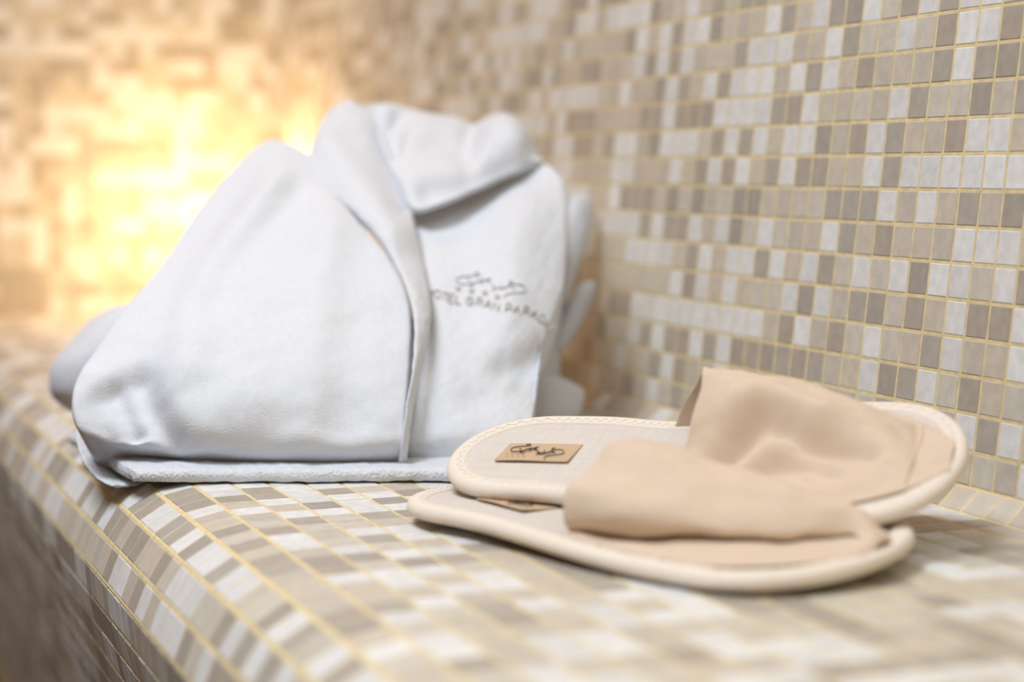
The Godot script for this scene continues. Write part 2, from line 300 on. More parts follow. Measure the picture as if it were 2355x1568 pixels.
func extrude(poly: PackedVector2Array, x0: float, x1: float) -> ArrayMesh:   # a closed outline in (z, y), drawn out along x
	var st := SurfaceTool.new()
	st.begin(Mesh.PRIMITIVE_TRIANGLES)
	st.set_smooth_group(-1)
	for i in poly.size():
		var a := poly[i]
		var b := poly[(i + 1) % poly.size()]
		var q := [Vector3(x0, a.y, a.x), Vector3(x1, a.y, a.x), Vector3(x1, b.y, b.x), Vector3(x0, b.y, b.x)]
		for k in [0, 2, 1, 0, 3, 2]:
			st.add_vertex(q[k])
	var tri := Geometry2D.triangulate_polygon(poly)
	for x in [x0, x1]:
		for k in range(0, tri.size(), 3):
			for e in ([0, 1, 2] if x == x0 else [0, 2, 1]):
				var p := poly[tri[k + e]]
				st.add_vertex(Vector3(x, p.y, p.x))
	st.generate_normals()
	return st.commit()

# ------------------------------------------------------------------ materials
func noise_tex(freq: float, size := 512, octaves := 4, normal := false, lo := 0.0, hi := 1.0, sd := 1) -> NoiseTexture2D:
	var f := FastNoiseLite.new()
	f.seed = sd
	f.noise_type = FastNoiseLite.TYPE_SIMPLEX_SMOOTH
	f.frequency = freq
	f.fractal_octaves = octaves
	var t := NoiseTexture2D.new()
	t.width = size
	t.height = size
	t.seamless = true
	t.noise = f
	t.as_normal_map = normal
	var g := Gradient.new()
	g.set_color(0, Color(lo, lo, lo))
	g.set_color(1, Color(hi, hi, hi))
	t.color_ramp = g
	return t

func weave_tex(sd: int, lo: float, hi: float) -> ImageTexture:   # plain linen weave with uneven threads
	var r := RandomNumberGenerator.new()
	r.seed = sd
	var n := 512
	var warp := []
	var weft := []
	for i in n / 4:
		warp.append(r.randf_range(0.2, 1.0))
		weft.append(r.randf_range(0.2, 1.0))
	var slub := FastNoiseLite.new()
	slub.seed = sd
	slub.frequency = 0.012
	var im := Image.create(n, n, false, Image.FORMAT_RGB8)
	for y in n:
		for x in n:
			var a := x / 4
			var b := y / 4
			var over := (a + b) % 2 == 0
			var across := (sin(PI * (x % 4 + 0.5) / 4.0) if over else sin(PI * (y % 4 + 0.5) / 4.0))
			var s := slub.get_noise_2d(x * 0.25, y * 3.0) if not over else slub.get_noise_2d(x * 3.0 + 900.0, y * 0.25)
			var thread: float = warp[a] if over else weft[b]
			var h := clampf(0.30 + 0.45 * across + 0.14 * thread + 0.28 * s, 0.0, 1.0)
			var c := lerpf(lo, hi, h)
			im.set_pixel(x, y, Color(c, c, c))
	return ImageTexture.create_from_image(im)

func plain(color: Color, rough: float) -> StandardMaterial3D:
	var m := StandardMaterial3D.new()
	m.albedo_color = color
	m.roughness = rough
	return m

func cloth(color: Color, tex: Texture2D, bump: Texture2D, scale: float, relief: float, sheen := 0.3) -> StandardMaterial3D:
	var m := plain(color, 0.95)
	m.metallic_specular = 0.25
	m.albedo_texture = tex
	m.heightmap_enabled = true
	m.heightmap_texture = bump
	m.heightmap_scale = relief
	m.uv1_triplanar = true
	m.uv1_scale = Vector3.ONE * scale
	m.rim_enabled = sheen > 0.0
	m.rim = sheen
	m.rim_tint = 0.7
	return m

func make_materials():
	var mottle := noise_tex(0.02, 512, 5, false, 0.9, 1.0, 3)
	var mottle_rough := noise_tex(0.03, 512, 3, false, 0.75, 1.0, 5)
	var shades := {"W": Color(0.895, 0.893, 0.885), "L": Color(0.805, 0.770, 0.715), "D": Color(0.695, 0.658, 0.612)}
	for k in shades:
		for v in 3:
			var c: Color = shades[k].srgb_to_linear() * [0.94, 1.0, 1.05][v]
			if k != "W":
				c = c * Color([1.0, 1.02, 0.99][v], [1.0, 1.0, 1.01][v], [1.0, 0.97, 1.02][v])
			c.a = 1.0
			var m := plain(c.linear_to_srgb(), 0.5)
			m.albedo_texture = mottle
			m.roughness_texture = mottle_rough
			m.roughness_texture_channel = BaseMaterial3D.TEXTURE_CHANNEL_RED
			m.metallic_specular = 0.4
			m.uv1_triplanar = true
			m.uv1_world_triplanar = true
			m.uv1_scale = Vector3.ONE * 9.0
			mats[k + str(v)] = m
	var mm := plain(Color.WHITE, 0.5)
	mm.albedo_texture = mottle
	mm.metallic_specular = 0.4
	mm.vertex_color_use_as_albedo = true
	mm.uv1_triplanar = true
	mm.uv1_world_triplanar = true
	mm.uv1_scale = Vector3.ONE * 9.0
	mats.field = mm
	var g := plain(Color(0.925, 0.845, 0.650), 0.85)
	g.albedo_texture = noise_tex(0.03, 256, 4, false, 0.86, 1.0, 8)
	g.uv1_triplanar = true
	g.uv1_world_triplanar = true
	g.uv1_scale = Vector3.ONE * 14.0
	mats.grout = g
	mats.plaster = plain(Color(0.85, 0.74, 0.58), 0.9)  # unseen ceiling and near wall, beige to bounce warm light
	mats.dark_plaster = plain(Color(0.44, 0.26, 0.10), 0.9)  # unseen facing wall, dark brown so the bench front stays dim and warm
	mats.floor = plain(Color(0.22, 0.14, 0.08), 0.6)  # floor tone chosen dark to limit light bounced onto the bench front
	var white := Color(0.868, 0.880, 0.900)
	var fuzz := noise_tex(0.16, 512, 4, false, 0.0, 1.0, 11)
	var fuzz_c := noise_tex(0.05, 512, 5, false, 0.955, 1.0, 12)
	mats.velour = cloth(white, fuzz_c, fuzz, 7.0, 0.035)
	mats.terry = cloth(white, fuzz_c, noise_tex(0.12, 512, 3, false, 0.0, 1.0, 14), 7.0, 0.12)
	var weave := weave_tex(21, 0.0, 1.0)
	var weave_c := weave_tex(22, 0.9, 1.0)
	mats.linen = cloth(Color(0.862, 0.780, 0.692), weave_c, weave, 17.0, 0.010, 0.1)
	mats.insole = cloth(Color(0.865, 0.830, 0.790), weave_tex(23, 0.85, 1.0), weave, 14.0, 0.012, 0.0)
	mats.binding = cloth(Color(0.925, 0.878, 0.820), weave_c, weave, 18.0, 0.008, 0.1)
	mats.sole = plain(Color(0.80, 0.74, 0.66), 0.9)
	mats.tag = cloth(Color(0.800, 0.690, 0.565), weave_c, weave, 25.0, 0.004, 0.0)
	mats.ink = plain(Color(0.09, 0.085, 0.09), 0.8)
	mats.thread = plain(Color(0.70, 0.665, 0.63), 0.85)
	mats.stitch = plain(Color(0.945, 0.925, 0.89), 0.7)
	mats.trim = plain(Color(0.85, 0.83, 0.8), 0.4)

# ------------------------------------------------------------------ mosaic
func tile_mesh() -> ArrayMesh:
	var st := SurfaceTool.new()
	st.begin(Mesh.PRIMITIVE_TRIANGLES)
	st.set_smooth_group(-1)
	var lv := [[-0.0025, 0.5], [0.0001, 0.5], [0.0004, 0.475]]
	var ring := []
	for l in lv:
		var r := []
		for c in [Vector2(-1, -1), Vector2(1, -1), Vector2(1, 1), Vector2(-1, 1)]:
			r.append(Vector3(c.x * l[1], l[0], c.y * l[1]))
		ring.append(r)
	for k in 2:
		for i in 4:
			var q := [ring[k][i], ring[k][(i + 1) % 4], ring[k + 1][(i + 1) % 4], ring[k + 1][i]]
			for e in [0, 1, 2, 0, 2, 3]:
				st.add_vertex(q[e])
	for e in [0, 1, 2, 0, 2, 3]:
		st.add_vertex(ring[2][e])
	st.generate_normals()
	return st.commit()

func seen_area(c: Transform3D) -> float:   # how large a tile shows to someone standing at the photographer's place; 0 outside that view
	var eye := Vector3(43.0529, 9.08665, 29.80812) * P
	var d := c.origin - eye
	var z := -d.dot(Vector3(0.9253872, 0.09058855, 0.36803837))
	if z < 0.1:
		return 0.0
	var x := d.dot(Vector3(0.36968615, -0.00152324, -0.92915544)) / z
	var y := d.dot(Vector3(-0.08361023, 0.99588724, -0.03489892)) / z
	if absf(x) > 0.285 or absf(y) > 0.195:
		return 0.0
	var facing := -d.normalized().dot(c.basis.y.normalized())
	return maxf(facing, 0.0) / (z * z)

func behind(c: Vector3) -> bool:   # tiles under the robe and the slippers, or hidden by them
	var eye := Vector3(43.0529, 9.08665, 29.80812) * P
	for b in [[Vector3(-0.40, 0, 0.30), 0.125], [Vector3(-0.33, 0.07, 0.22), 0.1], [Vector3(-0.38, 0.1, 0.3), 0.1], [Vector3(0.06, 0.02, 0.21), 0.045], [Vector3(-0.02, 0.02, 0.13), 0.045], [Vector3(0.04, 0.03, 0.07), 0.045], [Vector3(0.12, 0.02, 0.18), 0.03]]:
		var p: Vector3 = b[0]
		var d := (c - eye).normalized()
		var t := (p - eye).dot(d)
		if t < (c - eye).length() + 0.06 and (eye + d * t).distance_to(p) < b[1]:
			return true
	return false

var unit_tile: ArrayMesh
func lay(parent: Node, list: Array, most: int):   # list of [Transform3D, letter]
	if unit_tile == null:
		unit_tile = tile_mesh()
	var ranked := []
	for i in list.size():
		var s := seen_area(list[i][0])
		if s > 0.0 and behind(list[i][0].origin):
			s *= 0.001
		ranked.append([s, i])
	ranked.sort_custom(func(a, b): return a[0] > b[0])
	var rest := []
	var at := 0
	for r in ranked:
		var e: Array = list[r[1]]
		var key: String = e[1] + str(rng.randi() % 3)
		if at < most and r[0] > 0.0:
			part("tile" if at == 0 else "tile_%03d" % at, unit_tile, mats[key], parent, e[0])
			at += 1
		else:
			rest.append([e[0], key])
	if rest.is_empty():
		return
	var mm := MultiMesh.new()
	mm.transform_format = MultiMesh.TRANSFORM_3D
	mm.use_colors = true
	mm.mesh = unit_tile
	mm.instance_count = rest.size()
	for i in rest.size():
		mm.set_instance_transform(i, rest[i][0])
		mm.set_instance_color(i, mats[rest[i][1]].albedo_color.srgb_to_linear())
	var o := MultiMeshInstance3D.new()
	o.name = "tile_field"
	o.multimesh = mm
	o.material_override = mats.field
	o.set_meta("kind", "stuff")
	parent.add_child(o, true)

var last := "L"
func any_letter() -> String:
	if rng.randf() < 0.22:
		return last
	var r := rng.randf()
	last = "W" if r < 0.36 else ("L" if r < 0.72 else "D")
	return last

func tile_at(o: Vector3, ex: Vector3, ez: Vector3, n: Vector3, w: float, h: float) -> Transform3D:
	var j := 0.0012
	var nn := (n + ex * rng.randf_range(-j, j) * 6.0 + ez * rng.randf_range(-j, j) * 6.0).normalized()
	return Transform3D(Basis(ex * w, nn, ex.cross(nn).normalized() * h), o + n * rng.randf_range(-0.0001, 0.0001))

const JOINT := 0.0020
const WALL_ROWS := {
	-2: "WWWWD LLWLD LDRRR RRRRR RRRRR RRRRR", -1: "LLDWL WDWWD LLLWD LWDDW LDWDW WLRRR",
	0: "LLLWD WDWLL LDWWW LLWDL LWLDW WDLRR", 1: "LLWLL DWDLW DWWWL WDWLD LLLDW DDDRR",
	2: "LLLLD DWDDD WWWWD DWLLL LWDLL DLDRR", 3: "LDWWL DWWWL DWDWL WWDLD WDLLD WWLRR",
	4: "LLWWL LLWLD WDWLD WDDLL WDWWW WWWRR", 5: "LLWDD DLDLD LLDDL LLLDD DWLWL DLDRR",
	6: "LWWWW DWDDW LWDLW LLLWD LDLLL WWWLR", 7: "LLLLW WWWLD WLWWD WLWDL WLWDW WLWDR",
	8: "LLLLL LLLWD WLWLL LWDWL DDLDL WDDWR", 9: "LLLDD WWWWW WWWWW LDWLD LWLLD WLLWR",
	10: "LLDLL WDWDD WDWDD DDDDL LWDDW LDLLR", 11: "LDLLW LLDWD LLWLD LLWWL LLDLW LWDWR",
	12: "DLWLL DLWLD LLDLW LDLLD WLDLW LLLLW",
}
func build_wall_right():
	var up := Vector3(0, 0.99362045, -0.11277592)
	var n := Vector3(0, 0.11277592, 0.99362045)
	var top := Vector3(0, 13.4367293, -1.52506878)
	var poly := PackedVector2Array()
	for q in [top + up * -13.6, top + up * 80.0, top + up * 80.0 - n * 8.0, top + up * -13.6 - n * 8.0]:
		poly.append(Vector2(q.z, q.y) * P)
	var wall := structure("wall_right", extrude(poly, -86.0 * P, 70.0 * P), mats.grout, "leaning wall beside the bench, clad in white, grey and taupe mosaic with golden grout")
	var list := []
	for h in range(-62, 13):
		var line: String = WALL_ROWS.get(h, "").replace(" ", "")
		for c in range(-78, 12):
			var k := c + 26
			var ch := line[k] if line != "" and k >= 0 and k < line.length() else "R"
			if ch == "R":
				ch = any_letter()
			var tall := 1.0 if h < 12 else 0.93
			var o := (top + Vector3(c + 0.5, 0, 0) - up * (h + tall / 2)) * P
			list.append([tile_at(o, Vector3.RIGHT, up, n, P - JOINT, tall * P - JOINT), ch])
	lay(wall, list, 300)

func build_wall_back():
	var poly := PackedVector2Array([Vector2(-16, -24), Vector2(95, -24), Vector2(95, 75), Vector2(-16, 75)])
	for i in 4:
		poly[i] *= P
	var wall := structure("wall_back", extrude(poly, -86.0 * P, -78.0 * P), mats.grout, "far end wall of mosaic tiles glowing warmly from the lamp behind the robe")
	var list := []
	for r in range(-22, 60):
		for c in range(-5, 80):
			list.append([tile_at(Vector3(-78, r + 0.5, c + 0.4) * P, Vector3(0, 0, -1), Vector3.UP, Vector3.RIGHT, P - JOINT, P - JOINT), any_letter()])
	lay(wall, list, 300)

const NOSE := {
	0: [-7, "DWDDL DDLLD LWWWL LDWDW DWLD"], 1: [-5, "WDDWW DDWDW WDWWL LDWDL WD"], 2: [-3, "DDDWL LDLDL DDLLL LDDLW"],
	3: [-3, "WWDLW LLDWW LDDWL LDW"], 4: [-2, "DDWLW DLLLW DLWWL"], 5: [-1, "WWDWL LWDLW DWL"], 6: [-1, "DWWWD LWWLW DLW"], 7: [0, "WDWDL LWWDL"],
}
func build_bench():
	var pts := [Vector2(-0.067, 0.589), Vector2(0.562, 0.016)]   # (z, y): the cut row in the corner, then the seat, then round the front edge
	for i in 17:
		pts.append(Vector2(0.562 + (17.287 - 0.562) * (i + 1) / 17.0, lerpf(0.016, -0.0055, (i + 1) / 17.0)))
	pts.append_array([Vector2(18.308, -0.028), Vector2(19.304, -0.2305), Vector2(20.163, -0.7507), Vector2(20.695, -1.5705), Vector2(21.06, -2.48), Vector2(20.97, -3.46), Vector2(20.76, -4.42)])
	for i in 16:   # below the rounded edge the front leans back under the seat
		pts.append(Vector2(20.76, -4.42) + Vector2(-0.22, -0.96) * (i + 1))
	var poly := PackedVector2Array()
	poly.append(Vector2(-0.3, 0.62) * P)
	for q in pts:
		poly.append(q * P)
	poly.append(Vector2(17.0, -22.5) * P)
	poly.append(Vector2(-1.5, -22.5) * P)
	var bench := thing("tiled_bench", "long built-in bench with a rounded front edge, clad in white, grey and taupe mosaic tiles", "bench")
	part("grout_body", extrude(poly, -78.2 * P, 60.0 * P), mats.grout, bench)
	var list := []
	for i in pts.size() - 1:
		var a := Vector3(0, pts[i].y, pts[i].x)
		var b := Vector3(0, pts[i + 1].y, pts[i + 1].x)
		var along := (b - a).normalized()
		var n := along.cross(Vector3.RIGHT).normalized()
		var ribbon := 21 - i            # 0 is the ribbon between the two lines that go round the front edge
		for c in range(-70, 34):
			var ch := "R"
			if NOSE.has(ribbon):
				var k: int = c - NOSE[ribbon][0]
				var line: String = NOSE[ribbon][1].replace(" ", "")
				if k >= 0 and k < line.length():
					ch = line[k]
			if ch == "R":
				ch = any_letter()
			var mid := (a + b) * 0.5
			mid.x = c + 0.5 - 7.5358
			list.append([tile_at(mid * P, Vector3.RIGHT, along, n, P - JOINT, (b - a).length() * P - JOINT - (0.0008 if i > 18 else 0.0)), ch])
	lay(bench, list, 300)

# ------------------------------------------------------------------ the rest of the room, out of view; tones chosen for bounced light
func room():
	var f := structure("floor", box_mesh(Vector3(4.6, 0.1, 3.2)), mats.floor, "floor of the steam room in front of the bench")
	f.position = Vector3(0.4, -0.5, 1.3)
	var c := structure("ceiling", box_mesh(Vector3(4.6, 0.1, 3.6)), mats.plaster, "plain ceiling of the steam room")
	c.position = Vector3(0.4, 1.92, 1.1)
	var l := structure("wall_left", box_mesh(Vector3(4.6, 2.6, 0.1)), mats.dark_plaster, "brown wall facing the bench")
	l.position = Vector3(0.4, 0.7, 2.6)
	var e := structure("wall_front", box_mesh(Vector3(0.1, 2.6, 3.6)), mats.plaster, "beige wall behind the photographer")
	e.position = Vector3(2.0, 0.7, 1.1)

func unseen_ceiling_panel(at: Vector3, side: float, label: String, color: Color):  # glowing panel for each overhead light, all out of view
	var t := thing("unseen_ceiling_light", label, "ceiling light", at, "")
	var frame := SurfaceTool.new()
	frame.begin(Mesh.PRIMITIVE_TRIANGLES)
	for s in [-1, 1]:
		frame.append_from(box_mesh(Vector3(side + 0.06, 0.03, 0.03)), 0, Transform3D(Basis.IDENTITY, Vector3(0, 0.005, s * (side + 0.03) / 2)))
		frame.append_from(box_mesh(Vector3(0.03, 0.03, side)), 0, Transform3D(Basis.IDENTITY, Vector3(s * (side + 0.03) / 2, 0.005, 0)))
	part("frame", frame.commit(), mats.trim, t)
	var m := plain(Color(0.9, 0.9, 0.9), 0.6)
	m.emission_enabled = true
	m.emission = color
	m.emission_energy_multiplier = 0.8
	part("diffuser", box_mesh(Vector3(side, 0.012, side)), m, t, Transform3D(Basis.IDENTITY, Vector3(0, 0.008, 0)))

func unseen_wall_lamp():  # unseen behind the robe, placed to make the warm glow on the far wall
	var at := Vector3(-78, 6.4, 3.8) * P
	var t := thing("unseen_wall_lamp", "small round glowing lamp on the far mosaic wall, behind the bathrobe", "wall lamp", at)
	var plate := CylinderMesh.new()
	plate.top_radius = 0.022
	plate.bottom_radius = 0.025
	plate.height = 0.01
	part("wall_plate", plate, mats.trim, t, Transform3D(Basis(Vector3.BACK, -PI / 2), Vector3(0.006, 0, 0)))
	var arm := CylinderMesh.new()
	arm.top_radius = 0.006
	arm.bottom_radius = 0.006
	arm.height = 0.135
	part("arm", arm, mats.trim, t, Transform3D(Basis(Vector3.BACK, -PI / 2), Vector3(0.0775, 0, 0)))
	var globe := SphereMesh.new()
	globe.radius = 0.022
	globe.height = 0.044
	var m := plain(Color(1, 0.9, 0.75), 0.5)
	m.emission_enabled = true
	m.emission = LAMP_COLOR
	m.emission_energy_multiplier = 4.0
	part("globe", globe, m, t, Transform3D(Basis.IDENTITY, Vector3(0.16, 0, 0)))
	var l := OmniLight3D.new()
	l.name = "unseen_wall_lamp_light"
	l.light_energy = LAMP_ENERGY
	l.light_color = LAMP_COLOR
	l.light_size = 0.02
	l.omni_range = 8.0
	l.omni_attenuation = 2.0
	l.shadow_enabled = true
	l.position = at + Vector3(0.16, 0, 0)
	add_child(l)

# ------------------------------------------------------------------ bathrobe
func to_line(p: Vector3, c: Array, across := Vector3.ZERO) -> float:   # how far p lies from the line, not counting depth along «across»
	var best := 1e9
	var q := p - across * p.dot(across)
	for i in c.size() - 1:
		var a: Vector3 = c[i] - across * across.dot(c[i])
		var b: Vector3 = c[i + 1] - across * across.dot(c[i + 1])
		best = minf(best, q.distance_squared_to(Geometry3D.get_closest_point_to_segment(q, a, b)))
	return sqrt(best)

# A pad of cloth between two edges: l and r run along it, m lifts its middle line; n faces the viewer's side. Lengths in centimetres here.
func pad(l: Array, r: Array, m: Array, n: Vector3, front: float, back: float, k: float, kt: float, rows: int, cols: int, creases: Array, wave: float, sd: int) -> Array:
	var nz := FastNoiseLite.new()
	nz.seed = sd
	nz.frequency = 0.22
	nz.fractal_octaves = 3
	var grid := []
	for i in rows + 1:
		var t := 0.5 - 0.5 * cos(PI * i / rows)
		t = lerpf(t, float(i) / rows, 0.6)
		var a := smooth(l, t)
		var b := smooth(r, t)
		var q := (a + b) * 0.5 + smooth(m, t) * 2.0
		var cap := pow(maxf(0.0, 1.0 - pow(absf(2.0 * t - 1.0), kt)), 1.0 / kt) if kt > 0.0 else 1.0
		var ring := PackedVector3Array()
		for j in 2 * cols:
			var face := j < cols
			var u := float(j) / cols if face else float(2 * cols - j) / cols
			var s := lerpf(0.5 - 0.5 * cos(PI * u), u, 0.35)
			var e := pow(maxf(0.0, 1.0 - pow(absf(2.0 * s - 1.0), k)), 1.0 / k) * cap
			var p := a * (1 - s) * (1 - s) + q * 2.0 * s * (1 - s) + b * s * s
			if face:
				var d := 0.0
				for c in creases:
					var far := to_line(p, c[2], Vector3(0.925, 0.091, 0.368))
					if far < c[1] * 2.6:
						d += c[0] * exp(-pow(far / c[1], 2.0))
				d += wave * nz.get_noise_3dv(p)
				p += n * (front * e + d * minf(1.0, e * 1.6))
			else:
				p -= n * back * e
			ring.append(p * 0.01)
		grid.append(ring)
	return grid

func bench_top(z: float) -> float:   # centimetres
	var prof := [Vector2(-10, 0.05), Vector2(34.5, 0.05), Vector2(36.6, 0.0), Vector2(38.6, -0.40), Vector2(40.3, -1.44), Vector2(41.4, -3.08), Vector2(42.2, -5.0), Vector2(42.4, -9.0)]
	for i in prof.size() - 1:
		if z < prof[i + 1].x:
			return lerpf(prof[i].y, prof[i + 1].y, (z - prof[i].x) / (prof[i + 1].x - prof[i].x))
	return -9.0

func rest_on_bench(g: Array):
	for ring in g:
		for j in ring.size():
			var p: Vector3 = ring[j]
			p.y = maxf(p.y, bench_top(p.z * 100.0) * 0.01 + 0.0006)
			ring[j] = p

func rag(g: Array, amount: float, sd: int):   # uneven pile along an edge
	var nz := FastNoiseLite.new()
	nz.seed = sd
	nz.frequency = 1.0
	for ring in g:
		for j in ring.size():
			var p: Vector3 = ring[j]
			var q := p * 100.0 * 1.1
			ring[j] = p + Vector3(nz.get_noise_3dv(q), nz.get_noise_3dv(q + Vector3.ONE * 40.0), nz.get_noise_3dv(q - Vector3.ONE * 40.0)) * amount

func build_robe():
	var robe := thing("bathrobe", "white hotel bathrobe folded into a plump bundle, grey lettering on its chest", "bathrobe", Vector3(-0.42, 0, 0.3))
	var inv := Transform3D(Basis.IDENTITY, -robe.position)
	var n := Vector3(0.80, 0.52, 0.30).normalized()
	var grids := {}
	# name, facing, front, back, edge roundness, end roundness, rows, cols, wave
	var plan := [
		["left_front", n, 0.75, 9.5, 4.0, 4.5, 90, 70, 0.22, "velour"],
		["right_front", n, 0.55, 8.0, 5.0, 5.5, 80, 50, 0.20, "velour"],
		["lapel", n, 0.34, 0.5, 3.0, 9.0, 110, 26, 0.10, "velour"],
		["collar", n, 0.55, 1.6, 3.4, 5.0, 60, 50, 0.16, "velour"],
		["back_fold", Vector3(0.9, 0.2, 0.35).normalized(), 0.35, 0.6, 2.6, 4.0, 40, 20, 0.06, "terry"],
		["sleeve_fold", Vector3(0.9, 0.2, 0.35).normalized(), 0.35, 0.6, 2.6, 4.0, 40, 20, 0.06, "terry"],
		["belt_end", Vector3(0.92, 0.15, 0.35).normalized(), 0.25, 1.2, 4.0, 8.0, 30, 24, 0.06, "velour"],
		["side_folds", Vector3(0.92, 0.15, 0.35).normalized(), 0.3, 5.0, 4.0, 6.0, 60, 30, 0.2, "velour"],
		["sleeve", Vector3(0.88, 0.35, 0.35).normalized(), 0.9, 2.4, 2.4, 3.0, 50, 30, 0.12, "velour"],
	]
	for e in plan:
		var d: Dictionary = ROBE[e[0]]
		var g := pad(d.l, d.r, d.m, e[1], e[2], e[3], e[4], e[5], e[6], e[7], CREASES.get(e[0], []), e[8], hash(e[0]) % 1000)
		if e[0] in ["right_front", "back_fold", "sleeve_fold", "lapel"]:
			rag(g, 0.0007, 5)
		rest_on_bench(g)
		grids[e[0]] = g
		part(e[0], grid_mesh(g, true), mats[e[9]], robe, inv)
	# the hem turned under the bundle, two plies of terry lying on the tiles, and its folded end
	var fl := []
	var bl := []
	var mid := []
	for i in 15:
		var t := i / 14.0
		var w := 0.14 * sin(t * 17.0) + 0.1 * sin(t * 31.0 + 1.0)
		fl.append(Vector3(-22.5, 0.50 + 0.06 * w, 39.9).lerp(Vector3(-14.0, 0.52, 17.9), t) + Vector3(w * 0.7, 0, w * 0.3))
		bl.append(Vector3(-40.0, 0.50, 41.0).lerp(Vector3(-33.0, 0.52, 13.0), t))
		mid.append(Vector3(0, 0.02, 0))
	var ply := pad(fl, bl, mid, Vector3.UP, 0.42, 0.42, 8.0, 10.0, 120, 40, [], 0.06, 31)
	rag(ply, 0.0009, 9)
	rest_on_bench(ply)
	part("folded_hem", grid_mesh(ply, true), mats.terry, robe, inv)
	var curl := pad(HEM_CURL.l, HEM_CURL.r, HEM_CURL.m, Vector3(0.85, 0.45, 0.1).normalized(), 0.28, 0.3, 4.0, 6.0, 40, 24, [], 0.05, 33)
	rag(curl, 0.0008, 10)
	rest_on_bench(curl)
	part("hem_turnup", grid_mesh(curl, true), mats.terry, robe, inv)
	# embroidery follows the right front
	var face := PackedVector3Array()
	var pg: Array = grids.right_front
	for ring in pg:
		for j in 50:
			face.append(ring[j])
	var view := Vector3(0.9253872, 0.09058855, 0.36803837)
	var rt := Vector3(0.36968615, -0.00152324, -0.92915544)
	var up := Vector3(-0.08361023, 0.99588724, -0.03489892)
	var place := func(q: Vector2) -> Vector3:
		var p: Vector3 = (CHEST + rt * q.x + up * q.y) * 0.01
		var sum := 0.0
		var wt := 0.0
		for v in face:
			var d: Vector3 = v - p
			var h := d.dot(view)
			var r2 := d.length_squared() - h * h
			if r2 < 0.00012:
				var w := 1.0 / (r2 * r2 + 1e-11)
				sum += h * w
				wt += w
		return p + view * ((sum / wt if wt > 0.0 else 0.0) + 0.0012)
	var st := SurfaceTool.new()
	st.begin(Mesh.PRIMITIVE_TRIANGLES)
	for s in EMBLEM:
		var line := []
		for q in s[1]:
			line.append(CHEST_EMBLEM[0] * q.x + CHEST_EMBLEM[1] * q.y + CHEST_EMBLEM[2])
		stroke(st, line, s[0] * 10.0, place, view)
	st.generate_normals()
	part("embroidered_emblem", st.commit(), mats.thread, robe, inv)
	for q in [Vector2(1053, 662), Vector2(1084, 667), Vector2(1115, 672), Vector2(1144, 682)]:
		var ss := SurfaceTool.new()
		ss.begin(Mesh.PRIMITIVE_TRIANGLES)
		star(ss, (q - Vector2(1130, 655)) * Vector2(0.02819, -0.02819), 0.25, place)
		ss.generate_normals()
		part("embroidered_star", ss.commit(), mats.thread, robe, inv)
	for l in LETTERS:
		var ls := SurfaceTool.new()
		ls.begin(Mesh.PRIMITIVE_TRIANGLES)
		for s in GLYPHS[l[0]]:
			var line := []
			for q in s:
				line.append((Vector2((q.x - 0.5) * 0.42, (q.y - 0.5) * 0.50)).rotated(deg_to_rad(l[2])) + l[1])
			stroke(ls, line, 0.12, place, view)
		ls.generate_normals()
		part("embroidered_letter", ls.commit(), mats.thread, robe, inv)

